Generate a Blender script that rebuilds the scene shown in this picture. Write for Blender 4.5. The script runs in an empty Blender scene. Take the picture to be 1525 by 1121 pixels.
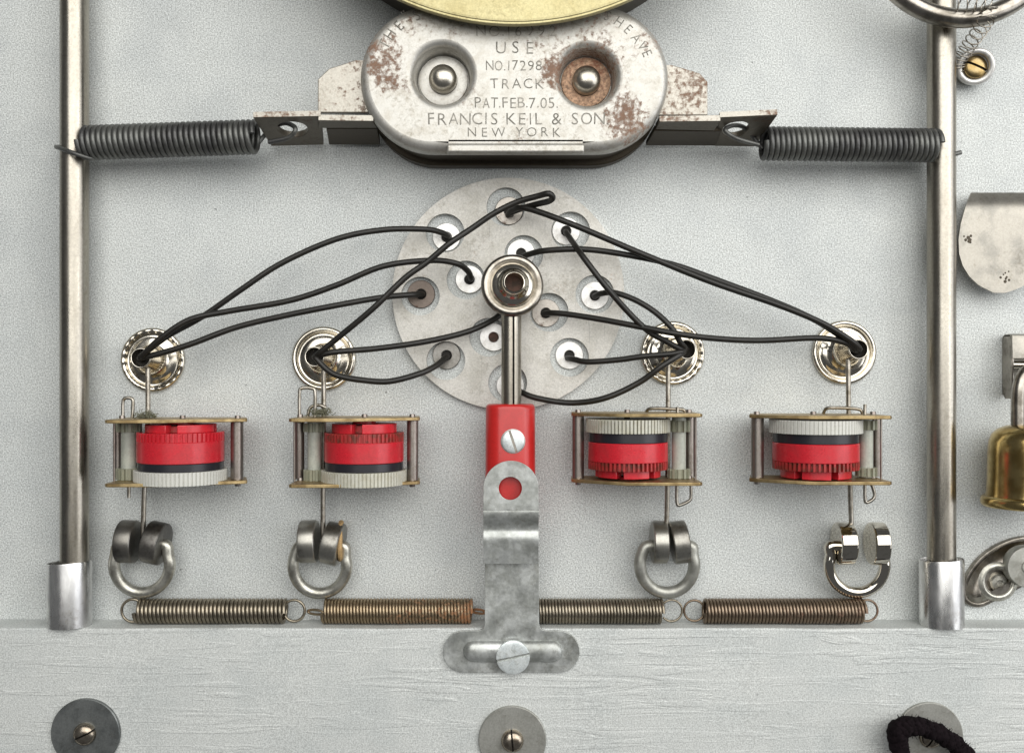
import bpy, bmesh, math, random
from mathutils import Vector, Matrix
from mathutils.geometry import tessellate_polygon

# ------------------------------------------------------------------ scale, camera, light
S = 0.0002            # metres per model unit (a model unit is 0.2 mm on the board)
D = 1500.0            # camera distance from the board, model units (30 cm)
CX, CY = 762.5, 560.5
R = math.radians
sc = bpy.context.scene
COL = sc.collection
random.seed(4)

def world(v):         # model (x right, y up, h out of the board) -> Blender metres
    return Vector((v[0]*S, -v[2]*S, v[1]*S))

cam_d = bpy.data.cameras.new("camera")
cam = bpy.data.objects.new("camera", cam_d)
COL.objects.link(cam)
cam.location = (0, -D*S, 0)
cam.rotation_euler = (R(90), 0, 0)
cam_d.sensor_width = 36.0
cam_d.lens = 36.0*D/1525.0
cam_d.clip_start = 0.005
cam_d.clip_end = 50
sc.camera = cam

wd = bpy.data.worlds.new("World")
sc.world = wd
wd.use_nodes = True
bg = wd.node_tree.nodes["Background"]
bg.inputs[0].default_value = (0.97, 0.985, 1.0, 1)
bg.inputs[1].default_value = 0.09

def area(name, loc, target, sx, sy, power, col):
    l = bpy.data.lights.new(name, 'AREA')
    l.shape = 'RECTANGLE'; l.size = sx; l.size_y = sy; l.energy = power; l.color = col
    o = bpy.data.objects.new(name, l); COL.objects.link(o)
    o.location = loc
    d = Vector(target) - Vector(loc)
    o.rotation_euler = d.to_track_quat('-Z', 'Y').to_euler()
    return o
area("window_light", (0.22, -0.84, 0.38), (0.03, 0, 0.01), 1.6, 0.85, 13.4, (1.0, 0.985, 0.95))
area("side_window_light", (1.0, -0.52, 0.05), (0.0, 0, 0.0), 0.7, 0.8, 3.8, (0.97, 0.98, 1.0))

sc.view_settings.view_transform = 'Standard'
sc.view_settings.look = 'None'
sc.view_settings.exposure = 0.0
sc.view_settings.gamma = 1.0
sc.view_settings.use_curve_mapping = False
sc.render.engine = 'CYCLES'
sc.cycles.use_denoising = True
sc.cycles.max_bounces = 8
sc.cycles.sample_clamp_indirect = 6.0

# ------------------------------------------------------------------ helpers
def W(ix, iy, h):     # point at height h above the board measured off the photograph
    k = (D-h)/D
    return Vector(((ix-CX)*k, (CY-iy)*k, h))

class MB:
    def __init__(s): s.v = []; s.f = []
    def add(s, vs, fs):
        b = len(s.v); s.v += [Vector(q) for q in vs]; s.f += [tuple(b+i for i in f) for f in fs]; return s
    def tube(s, pts, r, n=8, cap=True, closed=False, twist=0):
        pts = [Vector(p) for p in pts]; m = len(pts)
        tan = []
        for i in range(m):
            if closed: t = pts[(i+1) % m]-pts[i-1]
            else: t = pts[min(i+1, m-1)]-pts[max(i-1, 0)]
            tan.append(t.normalized() if t.length > 1e-9 else Vector((0, 0, 1)))
        u = tan[0].orthogonal().normalized()
        vs = []; fs = []
        for i in range(m):
            t = tan[i]; u = (u - t*u.dot(t))
            u = u.normalized() if u.length > 1e-6 else t.orthogonal().normalized()
            w = t.cross(u); rr = r[i] if isinstance(r, (list, tuple)) else r
            for k in range(n):
                a = 2*math.pi*k/n
                vs.append(pts[i]+(u*math.cos(a)+w*math.sin(a))*rr)
        last = m if closed else m-1
        for i in range(last):
            j = (i+1) % m
            for k in range(n):
                fs.append((i*n+k, i*n+(k+1) % n, j*n+(k+1) % n, j*n+k))
        if cap and not closed:
            fs.append(tuple(range(n-1, -1, -1))); fs.append(tuple((m-1)*n+k for k in range(n)))
        return s.add(vs, fs)
    def lathe(s, prof, base, axis=(0, 0, 1), n=40, wob=None):
        base = Vector(base); ax = Vector(axis).normalized()
        u = Vector((1, 0, 0)) if abs(ax.x) < 0.9 else Vector((0, 1, 0))
        u = (u-ax*u.dot(ax)).normalized(); w = ax.cross(u)
        vs = []; fs = []; rows = []
        for i, (r, a) in enumerate(prof):
            if r < 1e-6:
                rows.append([len(vs)]); vs.append(base+ax*a)
            else:
                row = []
                for k in range(n):
                    t = 2*math.pi*k/n; rr, aa = (r, a) if wob is None else wob(i, t, r, a)
                    row.append(len(vs)); vs.append(base+ax*aa+(u*math.cos(t)+w*math.sin(t))*rr)
                rows.append(row)
        for p, q in zip(rows, rows[1:]):
            for k in range(n):
                k2 = (k+1) % n
                if len(p) == 1 and len(q) == 1: continue
                if len(p) == 1: fs.append((p[0], q[k], q[k2]))
                elif len(q) == 1: fs.append((p[k], q[0], p[k2]))
                else: fs.append((p[k], q[k], q[k2], p[k2]))
        return s.add(vs, fs)
    def prism(s, outline, a0, a1, holes=(), mp=None):
        """outline and holes in a (u,v) plane, extruded from a0 to a1; mp maps (u,v,a) to model space"""
        mp = mp or (lambda u, v, a: (u, v, a))
        loops = [list(outline)]+[list(q) for q in holes]
        flat = [p for l in loops for p in l]; n = len(flat)
        tris = tessellate_polygon([[Vector((p[0], p[1], 0)) for p in l] for l in loops])
        vs = [mp(p[0], p[1], a0) for p in flat]+[mp(p[0], p[1], a1) for p in flat]
        fs = [tuple(t) for t in tris]+[tuple(n+i for i in reversed(t)) for t in tris]
        b = 0
        for l in loops:
            m = len(l)
            for i in range(m):
                j = (i+1) % m
                fs.append((b+i, b+j, n+b+j, n+b+i))
            b += m
        return s.add(vs, fs)
    def rings(s, loops, cap_last=True, cap_first=False):
        n = len(loops[0]); vs = [p for l in loops for p in l]; fs = []
        for i in range(len(loops)-1):
            for k in range(n):
                k2 = (k+1) % n
                fs.append((i*n+k, i*n+k2, (i+1)*n+k2, (i+1)*n+k))
        if cap_last: fs.append(tuple((len(loops)-1)*n+k for k in range(n)))
        if cap_first: fs.append(tuple(range(n-1, -1, -1)))
        return s.add(vs, fs)
    def box(s, lo, hi):
        x0, y0, z0 = lo; x1, y1, z1 = hi
        return s.add([(x0, y0, z0), (x1, y0, z0), (x1, y1, z0), (x0, y1, z0), (x0, y0, z1), (x1, y0, z1), (x1, y1, z1), (x0, y1, z1)],
                     [(0, 3, 2, 1), (4, 5, 6, 7), (0, 1, 5, 4), (1, 2, 6, 5), (2, 3, 7, 6), (3, 0, 4, 7)])

def circ(cx, cy, r, n=32, ry=None):
    ry = ry or r
    return [(cx+r*math.cos(2*math.pi*k/n), cy+ry*math.sin(2*math.pi*k/n)) for k in range(n)]
def pill(cx, cy, hl, r, n=24):
    o = []
    for k in range(n+1):
        a = -math.pi/2+math.pi*k/n; o.append((cx+hl+r*math.cos(a), cy+r*math.sin(a)))
    for k in range(n+1):
        a = math.pi/2+math.pi*k/n; o.append((cx-hl+r*math.cos(a), cy+r*math.sin(a)))
    return o
def spline(pts, sub=10):
    pts = [Vector(p) for p in pts]
    P = [pts[0]*2-pts[1]]+pts+[pts[-1]*2-pts[-2]]
    out = []
    for i in range(1, len(P)-2):
        p0, p1, p2, p3 = P[i-1:i+3]
        for k in range(sub):
            t = k/sub
            out.append(0.5*((2*p1)+(p2-p0)*t+(2*p0-5*p1+4*p2-p3)*t*t+(3*p1-p0-3*p2+p3)*t**3))
    out.append(pts[-1])
    return out
def inset_outline(pts, d):
    n = len(pts); out = []
    for i in range(n):
        a = Vector(pts[i-1]); b = Vector(pts[i]); c = Vector(pts[(i+1) % n])
        e1 = (b-a).normalized(); e2 = (c-b).normalized()
        n1 = Vector((-e1.y, e1.x)); n2 = Vector((-e2.y, e2.x)); m = (n1+n2)
        m = m.normalized() if m.length > 1e-6 else n1
        out.append(tuple(b+m*d/max(0.5, m.dot(n1))))
    return out

ORG = {}
def thing(name, label, cat, org, group=None):
    o = bpy.data.objects.new(name, None); COL.objects.link(o)
    o.empty_display_size = 0.005
    o.location = world(org); ORG[o.name] = Vector(org)
    o['label'] = label; o['category'] = cat
    if group: o['group'] = group
    return o
def part(name, mb, mat, parent, sharp=35, bevel=0, segs=2, label=None):
    org = ORG[parent.name] if parent is not None else Vector((0, 0, 0))
    o = mesh_obj(name, mb, mat, org, sharp, bevel, segs)
    if parent is not None:
        o.parent = parent
    ORG[o.name] = org
    if label: o['label'] = label
    return o
def mesh_obj(name, mb, mat, org, sharp=35, bevel=0, segs=2):
    me = bpy.data.meshes.new(name)
    me.from_pydata([tuple(world(v-Vector(org))) for v in mb.v], [], mb.f)
    bm = bmesh.new(); bm.from_mesh(me)
    bmesh.ops.remove_doubles(bm, verts=bm.verts, dist=1e-7)
    bmesh.ops.recalc_face_normals(bm, faces=bm.faces)
    bm.to_mesh(me); bm.free()
    for p in me.polygons: p.use_smooth = True
    me.set_sharp_from_angle(angle=R(sharp))
    for p in me.polygons:
        if len(p.vertices) == 3 and max(abs(q) for q in p.normal) > 0.9995: p.use_smooth = False
    me.materials.append(M[mat])
    o = bpy.data.objects.new(name, me); COL.objects.link(o)
    if bevel:
        b = o.modifiers.new("bevel", 'BEVEL'); b.width = bevel*S; b.segments = segs
        b.limit_method = 'ANGLE'; b.angle_limit = R(40); b.harden_normals = False
    return o
def single(name, mb, mat, label, cat, org, group=None, **k):
    o = mesh_obj(name, mb, mat, org, **k); o.location = world(org); ORG[o.name] = Vector(org)
    o['label'] = label; o['category'] = cat
    if group: o['group'] = group
    return o

# ------------------------------------------------------------------ materials
M = {}
def mk(name, base, metallic=0.0, rough=0.5, c2=None, c2_scale=0.02, c2_lo=0.4, c2_hi=0.65, grain=0.0, grain_scale=0.4,
       rust=0.0, rust_col=(0.16, 0.065, 0.03), rust_scale=0.035, spots=(), bump=0.0, bump_scale=0.3, stretch=(1, 1, 1),
       rough_var=0.0, specks=0.0, coat=0.0, streaks=0.0, grime=None, bump2=0.0, bump2_scale=0.02, sub=0.0, scratch=0.0):
    m = bpy.data.materials.new(name); m.use_nodes = True; M[name] = m
    nt = m.node_tree; N = nt.nodes; L = nt.links
    b = N["Principled BSDF"]
    b.inputs["Metallic"].default_value = metallic
    b.inputs["Roughness"].default_value = rough
    if coat: b.inputs["Coat Weight"].default_value = coat; b.inputs["Coat Roughness"].default_value = 0.12
    if sub:
        b.inputs["Subsurface Weight"].default_value = sub
        b.inputs["Subsurface Radius"].default_value = (0.002, 0.002, 0.0015)
        b.inputs["Subsurface Scale"].default_value = 1.0
    tc = N.new("ShaderNodeTexCoord")
    mp = N.new("ShaderNodeMapping"); mp.inputs["Scale"].default_value = tuple(q/S for q in stretch)
    L.new(tc.outputs["Object"], mp.inputs["Vector"])
    raw = N.new("ShaderNodeMapping"); raw.inputs["Scale"].default_value = (1/S,)*3
    L.new(tc.outputs["Object"], raw.inputs["Vector"])
    def noise(scale, detail=4, r=0.55, vec=None, dist=0.0):
        n = N.new("ShaderNodeTexNoise"); n.inputs["Scale"].default_value = scale
        n.inputs["Detail"].default_value = detail; n.inputs["Roughness"].default_value = r
        n.inputs["Distortion"].default_value = dist
        L.new((vec or mp).outputs[0], n.inputs["Vector"]); return n.outputs["Fac"]
    def ramp(v, lo, hi, a=0.0, c=1.0):
        n = N.new("ShaderNodeMapRange"); n.interpolation_type = 'SMOOTHSTEP'
        n.inputs[1].default_value = lo; n.inputs[2].default_value = hi
        n.inputs[3].default_value = a; n.inputs[4].default_value = c
        L.new(v, n.inputs[0]); return n.outputs[0]
    def math_(op, a, c):
        n = N.new("ShaderNodeMath"); n.operation = op; n.use_clamp = False
        for i, q in enumerate((a, c)):
            if isinstance(q, (int, float)): n.inputs[i].default_value = q
            else: L.new(q, n.inputs[i])
        return n.outputs[0]
    def mix(f, a, c):
        n = N.new("ShaderNodeMix"); n.data_type = 'RGBA'
        if isinstance(f, (int, float)): n.inputs[0].default_value = f
        else: L.new(f, n.inputs[0])
        for i, q in ((6, a), (7, c)):
            if isinstance(q, tuple): n.inputs[i].default_value = (*q, 1)
            else: L.new(q, n.inputs[i])
        return n.outputs[2]
    col = tuple(base)
    rgh = None; met = None
    if c2: col = mix(ramp(noise(c2_scale, 5, 0.6), c2_lo, c2_hi), col, tuple(c2))
    if grain:
        g = ramp(noise(grain_scale, 2, 0.7, raw), 0.25, 0.75, 1-grain, 1+grain)
        n = N.new("ShaderNodeVectorMath"); n.operation = 'SCALE'
        if isinstance(col, tuple): n.inputs[0].default_value = col
        else: L.new(col, n.inputs[0])
        L.new(g, n.inputs["Scale"]); col = n.outputs[0]
    if scratch:
        sv = N.new("ShaderNodeMapping"); sv.inputs["Scale"].default_value = (0.9/S, 0.9/S, 0.03/S); sv.inputs["Rotation"].default_value = (0, R(37), 0)
        L.new(tc.outputs["Object"], sv.inputs["Vector"])
        f = ramp(noise(0.5, 2, 0.5, sv), 0.68, 0.74, 0, scratch)
        col = mix(f, col, tuple(q*0.45 for q in base))
    if specks:
        f = ramp(noise(0.11, 1, 0.4, raw), 0.78, 0.82, 0, specks)
        col = mix(f, col, (0.05, 0.05, 0.05))
    if grime is None: grime = 0.45 if metallic > 0.3 else 0.25
    if grime:
        gv = math_('ADD', math_('MULTIPLY', noise(0.16, 8, 0.75, raw, 0.6), 0.7), math_('MULTIPLY', noise(0.018, 2, 0.5, raw), 0.3))
        f = ramp(gv, 0.50, 0.66, 0, grime)
        dk = N.new("ShaderNodeVectorMath"); dk.operation = 'MULTIPLY'
        if isinstance(col, tuple): dk.inputs[0].default_value = col
        else: L.new(col, dk.inputs[0])
        dk.inputs[1].default_value = (0.40, 0.36, 0.29)
        col = mix(f, col, dk.outputs[0])
    mask = None
    if rust:
        fine = noise(rust_scale*5, 6, 0.7, raw); big = noise(rust_scale*0.35, 3, 0.5, raw)
        v = math_('ADD', math_('MULTIPLY', fine, 0.55), math_('MULTIPLY', big, 0.45))
        for (c, rad, amt) in spots:
            d = N.new("ShaderNodeVectorMath"); d.operation = 'DISTANCE'
            L.new(raw.outputs[0], d.inputs[0]); d.inputs[1].default_value = c
            v = math_('ADD', v, ramp(d.outputs["Value"], rad*0.25, rad, amt, 0.0))
        th = 0.72-0.3*rust
        mask = ramp(v, th-0.02, th+0.12)
        rc = mix(noise(rust_scale*9, 3, 0.6, raw), tuple(rust_col), tuple(min(1, q*f_) for q, f_ in zip(rust_col, (2.3, 1.9, 1.7))))
        col = mix(math_('MULTIPLY', mask, 0.88), col, rc)
        met = ramp(mask, 0, 1, metallic, 0.05); rgh = ramp(mask, 0, 1, rough, 0.85)
    if rough_var and rgh is None:
        rgh = ramp(noise(0.05, 4), 0.3, 0.7, max(0.02, rough-rough_var), rough+rough_var)
    if isinstance(col, tuple): b.inputs["Base Color"].default_value = (*col, 1)
    else: L.new(col, b.inputs["Base Color"])
    if rgh is not None: L.new(rgh, b.inputs["Roughness"])
    if met is not None: L.new(met, b.inputs["Metallic"])
    prev = None
    for st, scl, dist in ((bump2, bump2_scale, S*4), (bump, bump_scale, S*1.0)):
        if not st: continue
        bn = N.new("ShaderNodeBump"); bn.inputs["Strength"].default_value = st; bn.inputs["Distance"].default_value = dist
        L.new(noise(scl, 4, 0.6, None, 0.3), bn.inputs["Height"])
        if prev: L.new(prev, bn.inputs["Normal"])
        prev = bn.outputs[0]
    if streaks:
        sv = N.new("ShaderNodeMapping"); sv.inputs["Scale"].default_value = (0.085/S, 1/S, 1/S)
        L.new(tc.outputs["Object"], sv.inputs["Vector"])
        crack = ramp(noise(0.07, 4, 0.55, sv, 1.0), 0.50, 0.60)
        patch = ramp(noise(0.006, 2, 0.5, raw), 0.40, 0.62, 0.25, 1.0)
        fine = noise(0.20, 3, 0.6, sv, 0.2)
        hgt = math_('ADD', math_('MULTIPLY', crack, patch), math_('MULTIPLY', fine, 0.12))
        bn = N.new("ShaderNodeBump"); bn.inputs["Strength"].default_value = streaks; bn.inputs["Distance"].default_value = S*1.6
        L.new(hgt, bn.inputs["Height"])
        if prev: L.new(prev, bn.inputs["Normal"])
        prev = bn.outputs[0]
    if prev: L.new(prev, b.inputs["Normal"])
    return m

mk("board_paint", (0.612, 0.636, 0.624), 0.12, 0.55, c2=(0.545, 0.57, 0.565), c2_scale=0.008, grain=0.42, grain_scale=0.48, specks=0.6, bump=0.75, bump_scale=0.42, scratch=0.10, bump2=0.25, bump2_scale=0.015, grime=0.10)
mk("rail_paint", (0.59, 0.61, 0.595), 0.12, 0.5, c2=(0.535, 0.56, 0.55), c2_scale=0.01, grain=0.28, grain_scale=0.48, streaks=0.5, specks=0.3, grime=0.08, scratch=0.08)
mk("rod_steel", (0.41, 0.385, 0.335), 1.0, 0.31, c2=(0.31, 0.285, 0.24), c2_scale=0.03, grain=0.12, grain_scale=0.3, stretch=(1, 1, 0.12), rough_var=0.08, bump2=0.10, bump2_scale=0.02, grime=0.3)
mk("ferrule_tin", (0.80, 0.80, 0.79), 0.95, 0.30, c2=(0.50, 0.50, 0.50), c2_scale=0.03, stretch=(1, 1, 0.3), bump=0.25, bump_scale=0.03, rough_var=0.1)
mk("dark_spring", (0.165, 0.168, 0.158), 0.7, 0.45, c2=(0.10, 0.10, 0.10), grain=0.15)
mk("grey_spring", (0.36, 0.315, 0.245), 0.95, 0.36, c2=(0.26, 0.23, 0.18), c2_scale=0.03, grain=0.15)
mk("rusty_spring", (0.36, 0.285, 0.19), 0.95, 0.38, rust=0.66, rust_col=(0.17, 0.075, 0.028), rust_scale=0.04, grain=0.15)
mk("brown_spring", (0.27, 0.21, 0.155), 0.95, 0.38, rust=0.60, rust_col=(0.09, 0.045, 0.03), rust_scale=0.03, grain=0.12)
mk("sheave_plate", (0.52, 0.51, 0.475), 0.62, 0.42, c2=(0.45, 0.43, 0.385), c2_scale=0.06, c2_lo=0.42, c2_hi=0.70, rust=0.44, grime=0.6, rust_scale=0.030, rust_col=(0.13, 0.075, 0.045), grain=0.06,
   spots=(((-180, -118, 30), 52, 0.13), ((-172, -118, -22), 40, 0.11), ((150, -118, -62), 60, 0.13), ((56, -118, 4), 34, 0.12), ((195, -118, 60), 40, 0.08), ((100, -118, 95), 40, 0.07), ((100, -100, 2), 72, 0.09), ((-60, -118, 20), 300, 0.02)),
   bump=0.12, bump_scale=0.08)
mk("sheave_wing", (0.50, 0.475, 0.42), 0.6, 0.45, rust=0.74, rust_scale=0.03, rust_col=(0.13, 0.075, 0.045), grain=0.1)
mk("dark_rust_steel", (0.075, 0.062, 0.045), 0.7, 0.5, rust=0.35, rust_col=(0.05, 0.026, 0.015), grain=0.1)
mk("bracket_steel", (0.14, 0.125, 0.10), 0.6, 0.48, rust=0.5, rust_col=(0.07, 0.045, 0.03), grain=0.12)
mk("rust_ring", (0.36, 0.23, 0.15), 0.45, 0.55, rust=0.6, rust_col=(0.12, 0.05, 0.028), grain=0.5, grain_scale=0.25, bump=0.5, bump_scale=0.15)
mk("rivet_steel", (0.56, 0.53, 0.46), 1.0, 0.30, c2=(0.40, 0.37, 0.32), grain=0.1, bump=0.15, bump_scale=0.1)
mk("stamped", (0.17, 0.16, 0.135), 0.0, 0.7, c2=(0.40, 0.38, 0.335), c2_scale=0.06)
mk("stamped_faint", (0.17, 0.16, 0.135), 0.0, 0.7, c2=(0.30, 0.285, 0.25), c2_scale=0.05)
mk("brass_disc", (0.54, 0.485, 0.27), 0.6, 0.48, c2=(0.47, 0.41, 0.21), c2_scale=0.02, grain=0.12, specks=0.5, rust=0.2, rust_col=(0.30, 0.18, 0.06))
mk("brass_bell", (0.60, 0.46, 0.20), 1.0, 0.22, c2=(0.40, 0.28, 0.10), c2_scale=0.05, rust=0.22, rust_col=(0.09, 0.05, 0.02), grain=0.08, rough_var=0.08)
mk("brass_screw", (0.38, 0.29, 0.15), 1.0, 0.35, c2=(0.34, 0.24, 0.10), c2_scale=0.08, grain=0.1)
mk("brass_edge", (0.46, 0.35, 0.18), 0.85, 0.42, c2=(0.27, 0.19, 0.09), c2_scale=0.05, grain=0.15)
mk("disc_aluminium", (0.60, 0.585, 0.545), 0.35, 0.48, c2=(0.51, 0.495, 0.45), c2_scale=0.03, rust=0.33, rust_col=(0.24, 0.165, 0.10), rust_scale=0.06, scratch=0.5, grain=0.14, grime=0.5)
mk("washer_aluminium", (0.78, 0.775, 0.755), 0.6, 0.38, c2=(0.70, 0.69, 0.665), grain=0.06, rough_var=0.06)
mk("washer_grey", (0.30, 0.29, 0.27), 0.85, 0.38, c2=(0.20, 0.19, 0.17), grain=0.1)
mk("washer_dark", (0.17, 0.14, 0.12), 0.8, 0.42, rust=0.45, rust_col=(0.10, 0.045, 0.03), grain=0.1)
mk("washer_worn", (0.45, 0.42, 0.38), 0.8, 0.4, rust=0.55, rust_col=(0.09, 0.05, 0.035), grain=0.1)
mk("nickel", (0.70, 0.66, 0.58), 1.0, 0.17, c2=(0.55, 0.51, 0.43), c2_scale=0.04, rough_var=0.05)
mk("chrome", (0.72, 0.68, 0.60), 1.0, 0.05)
mk("nickel_plate", (0.36, 0.34, 0.30), 0.85, 0.38, c2=(0.25, 0.24, 0.215), c2_scale=0.022, rust=0.12, rust_col=(0.12, 0.09, 0.05), grain=0.08, scratch=0.3)
mk("dark_nickel", (0.42, 0.39, 0.345), 1.0, 0.28, c2=(0.22, 0.20, 0.17), c2_scale=0.04, grain=0.08)
mk("pewter", (0.58, 0.57, 0.51), 0.85, 0.36, c2=(0.33, 0.32, 0.28), c2_scale=0.04, grain=0.1, rough_var=0.06)
mk("pewter_rough", (0.47, 0.47, 0.43), 0.75, 0.46, c2=(0.33, 0.33, 0.295), c2_scale=0.05, rust=0.32, rust_col=(0.20, 0.07, 0.04), rust_scale=0.06, grain=0.12)
mk("magnet_dark", (0.22, 0.21, 0.19), 0.9, 0.36, c2=(0.10, 0.095, 0.09), grain=0.1)
mk("magnet_mid", (0.38, 0.37, 0.335), 0.9, 0.33, c2=(0.22, 0.21, 0.19), grain=0.12)
mk("galvanised", (0.57, 0.59, 0.575), 0.65, 0.38, c2=(0.38, 0.395, 0.375), c2_scale=0.035, c2_lo=0.38, c2_hi=0.62, grain=0.09, grain_scale=0.2, rough_var=0.1, bump=0.18, bump_scale=0.06, scratch=0.25)
mk("zinc_screw", (0.80, 0.85, 0.85), 0.5, 0.38, c2=(0.68, 0.74, 0.75), c2_scale=0.07, grain=0.1)
mk("washer_zinc", (0.20, 0.212, 0.21), 0.7, 0.45, c2=(0.13, 0.14, 0.14), c2_scale=0.03, grain=0.12, scratch=0.25)
mk("washer_zinc_light", (0.40, 0.40, 0.37), 0.6, 0.45, c2=(0.34, 0.34, 0.31), c2_scale=0.03, grain=0.12, scratch=0.25)
mk("screw_steel", (0.52, 0.46, 0.38), 1.0, 0.26, c2=(0.34, 0.29, 0.23), c2_scale=0.08)
mk("red_plastic", (0.56, 0.020, 0.018), 0.0, 0.34, c2=(0.49, 0.016, 0.014), c2_scale=0.03, grain=0.05, coat=0.2)
mk("red_gear", (0.60, 0.020, 0.033), 0.0, 0.34, c2=(0.53, 0.024, 0.034), c2_scale=0.05, grain=0.12, coat=0.12, grime=0.18, rough_var=0.08)
mk("red_gear_dirty", (0.42, 0.03, 0.03), 0.0, 0.5, c2=(0.17, 0.04, 0.025), c2_scale=0.10, grain=0.15, grime=0.5)
mk("black_plastic", (0.018, 0.018, 0.024), 0.0, 0.32, grain=0.1)
mk("white_plastic", (0.62, 0.62, 0.575), 0.0, 0.4, grain=0.04, sub=0.0)
mk("white_gear_dirty", (0.57, 0.565, 0.49), 0.0, 0.45, c2=(0.50, 0.48, 0.38), c2_scale=0.07, grain=0.06)
mk("pinion_nylon", (0.30, 0.31, 0.235), 0.0, 0.45, c2=(0.30, 0.30, 0.22), c2_scale=0.06, grain=0.08)
mk("pinion_pale", (0.42, 0.44, 0.39), 0.0, 0.4, c2=(0.50, 0.52, 0.45), c2_scale=0.05, grain=0.06)
mk("pillar_steel", (0.30, 0.27, 0.245), 0.9, 0.36, c2=(0.24, 0.20, 0.18), c2_scale=0.05, stretch=(1, 1, 0.2))
mk("wire_steel", (0.45, 0.42, 0.37), 1.0, 0.30, c2=(0.30, 0.27, 0.22), c2_scale=0.08)
mk("black_rubber", (0.012, 0.011, 0.009), 0.0, 0.42, c2=(0.018, 0.016, 0.013), c2_scale=0.05)
mk("black_yarn", (0.006, 0.004, 0.005), 0.0, 0.9, c2=(0.012, 0.008, 0.010), c2_scale=0.2, bump=0.8, bump_scale=0.3)
M["black_yarn"].node_tree.nodes["Principled BSDF"].inputs["Specular IOR Level"].default_value = 0.1
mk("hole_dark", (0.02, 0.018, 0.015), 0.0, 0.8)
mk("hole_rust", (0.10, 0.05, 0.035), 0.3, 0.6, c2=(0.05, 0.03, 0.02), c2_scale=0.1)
mk("dust_fluff", (0.16, 0.16, 0.11), 0.0, 0.95)
mk("cork", (0.45, 0.30, 0.14), 0.0, 0.85, grain=0.3, grain_scale=0.25)

# ------------------------------------------------------------------ the board and the rail
b = MB()
b.box((-1150, -900, -40), (1150, 900, 0))
bo = mesh_obj("backboard", b, "board_paint", (0, 0, 0)); bo['kind'] = 'structure'

RAIL_Y = -361.5; RAIL_H = 52.0
b = MB()
prof = []
for k in range(7):
    a = R(90*k/6); prof.append((RAIL_Y-3+3*math.cos(a), RAIL_H-3+3*math.sin(a)))
prof += [(-900, RAIL_H), (-900, 0.5), (RAIL_Y, 0.5)]
lps = []
NX = 60
rnd = random.Random(2)
for i in range(NX+1):
    x = -1150+2300*i/NX
    w = 0.8*math.sin(i*0.7)+0.5*math.sin(i*1.9+1)
    lps.append([(x, y+(w*0.6 if y > -500 else 0), h+(0.4*math.sin(i*1.1) if h > 5 else 0)) for (y, h) in prof])
b.rings(lps, cap_last=True, cap_first=True)
rl = mesh_obj("wooden_rail", b, "rail_paint", (0, RAIL_Y, 0))
rl.location = world((0, RAIL_Y, 0))
rl['label'] = "silver painted wooden rail with horizontal grain along the bottom of the board"; rl['category'] = "rail"

# ------------------------------------------------------------------ upright rods in ferrules
ROD_H = 34
ROD_C = 37
def rod(ix, fx, label_r, label_f, ftop):
    x = W(ix, 500, ROD_C).x
    b = MB(); r = 20.0
    y1, y0 = 700, RAIL_Y+6
    b.lathe([(0, y0), (r, y0), (r, y1), (0, y1)], (x, 0, ROD_C), (0, 1, 0), 48)
    single("steel_rod", b, "rod_steel", label_r, "rod", (x, y0, ROD_C), "upright steel rods")
    fxm = W(fx, 885, ROD_H).x
    yt = W(fx, ftop, ROD_H).y
    b = MB(); ro, ri = 30.6, 29.0; yb = RAIL_Y+0.3
    def wob(i, t, r_, a):
        # the tube is a little out of round and its mouth is cut on a slight slant
        aa = a + (2.2*math.cos(t+0.6) if a > yb+30 else 0)
        return r_*(1+0.012*math.cos(2*t)), aa
    b.lathe([(ri, yb), (ro, yb), (ro, yt-2), (ro-0.6, yt), (ri+0.4, yt), (ri, yt-2), (ri, yb)], (fxm, 0, ROD_H), (0, 1, 0), 56, wob)
    single("ferrule", b, "ferrule_tin", label_f, "ferrule", (fxm, yb, ROD_H), "tin ferrules at the feet of the rods", sharp=50)
rod(111, 103.5, "upright steel rod at the far left standing in a bright ferrule", "bright tin ferrule on the rail holding the left steel rod", 836)
rod(1402, 1402, "upright steel rod at the right standing in a bright ferrule", "bright tin ferrule on the rail holding the right steel rod", 832)

# ------------------------------------------------------------------ springs
def helix(p0, p1, rad, turns, wire, n=7, seg=18, phase=0):
    p0 = Vector(p0); p1 = Vector(p1); ax = (p1-p0).normalized()
    u = Vector((0, 0, 1)); u = (u-ax*u.dot(ax)).normalized(); w = ax.cross(u)
    m = int(turns*seg)
    rj = random.Random(int(turns*100+rad)); ph = [rj.uniform(0, 6.28) for _ in range(4)]
    def jit(t): return 0.0005*(math.sin(t*31+ph[0])+math.sin(t*57+ph[1])+0.7*math.sin(t*97+ph[2]))*math.sin(math.pi*t)
    pts = [p0+(p1-p0)*(i/m+jit(i/m))+(u*math.cos(phase+2*math.pi*i/seg)+w*math.sin(phase+2*math.pi*i/seg))*rad for i in range(m+1)]
    b = MB(); b.tube(pts, wire, n); return b
def loop(center, rad, wire, a0=0, a1=360, tilt=0.0, squash=1.0, n=8):
    c = Vector(center); pts = []
    for i in range(41):
        a = R(a0+(a1-a0)*i/40)
        pts.append(c+Vector((rad*math.cos(a)*math.cos(tilt), rad*squash*math.sin(a), rad*math.cos(a)*math.sin(tilt))))
    b = MB(); b.tube(pts, wire, n); return b

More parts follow.
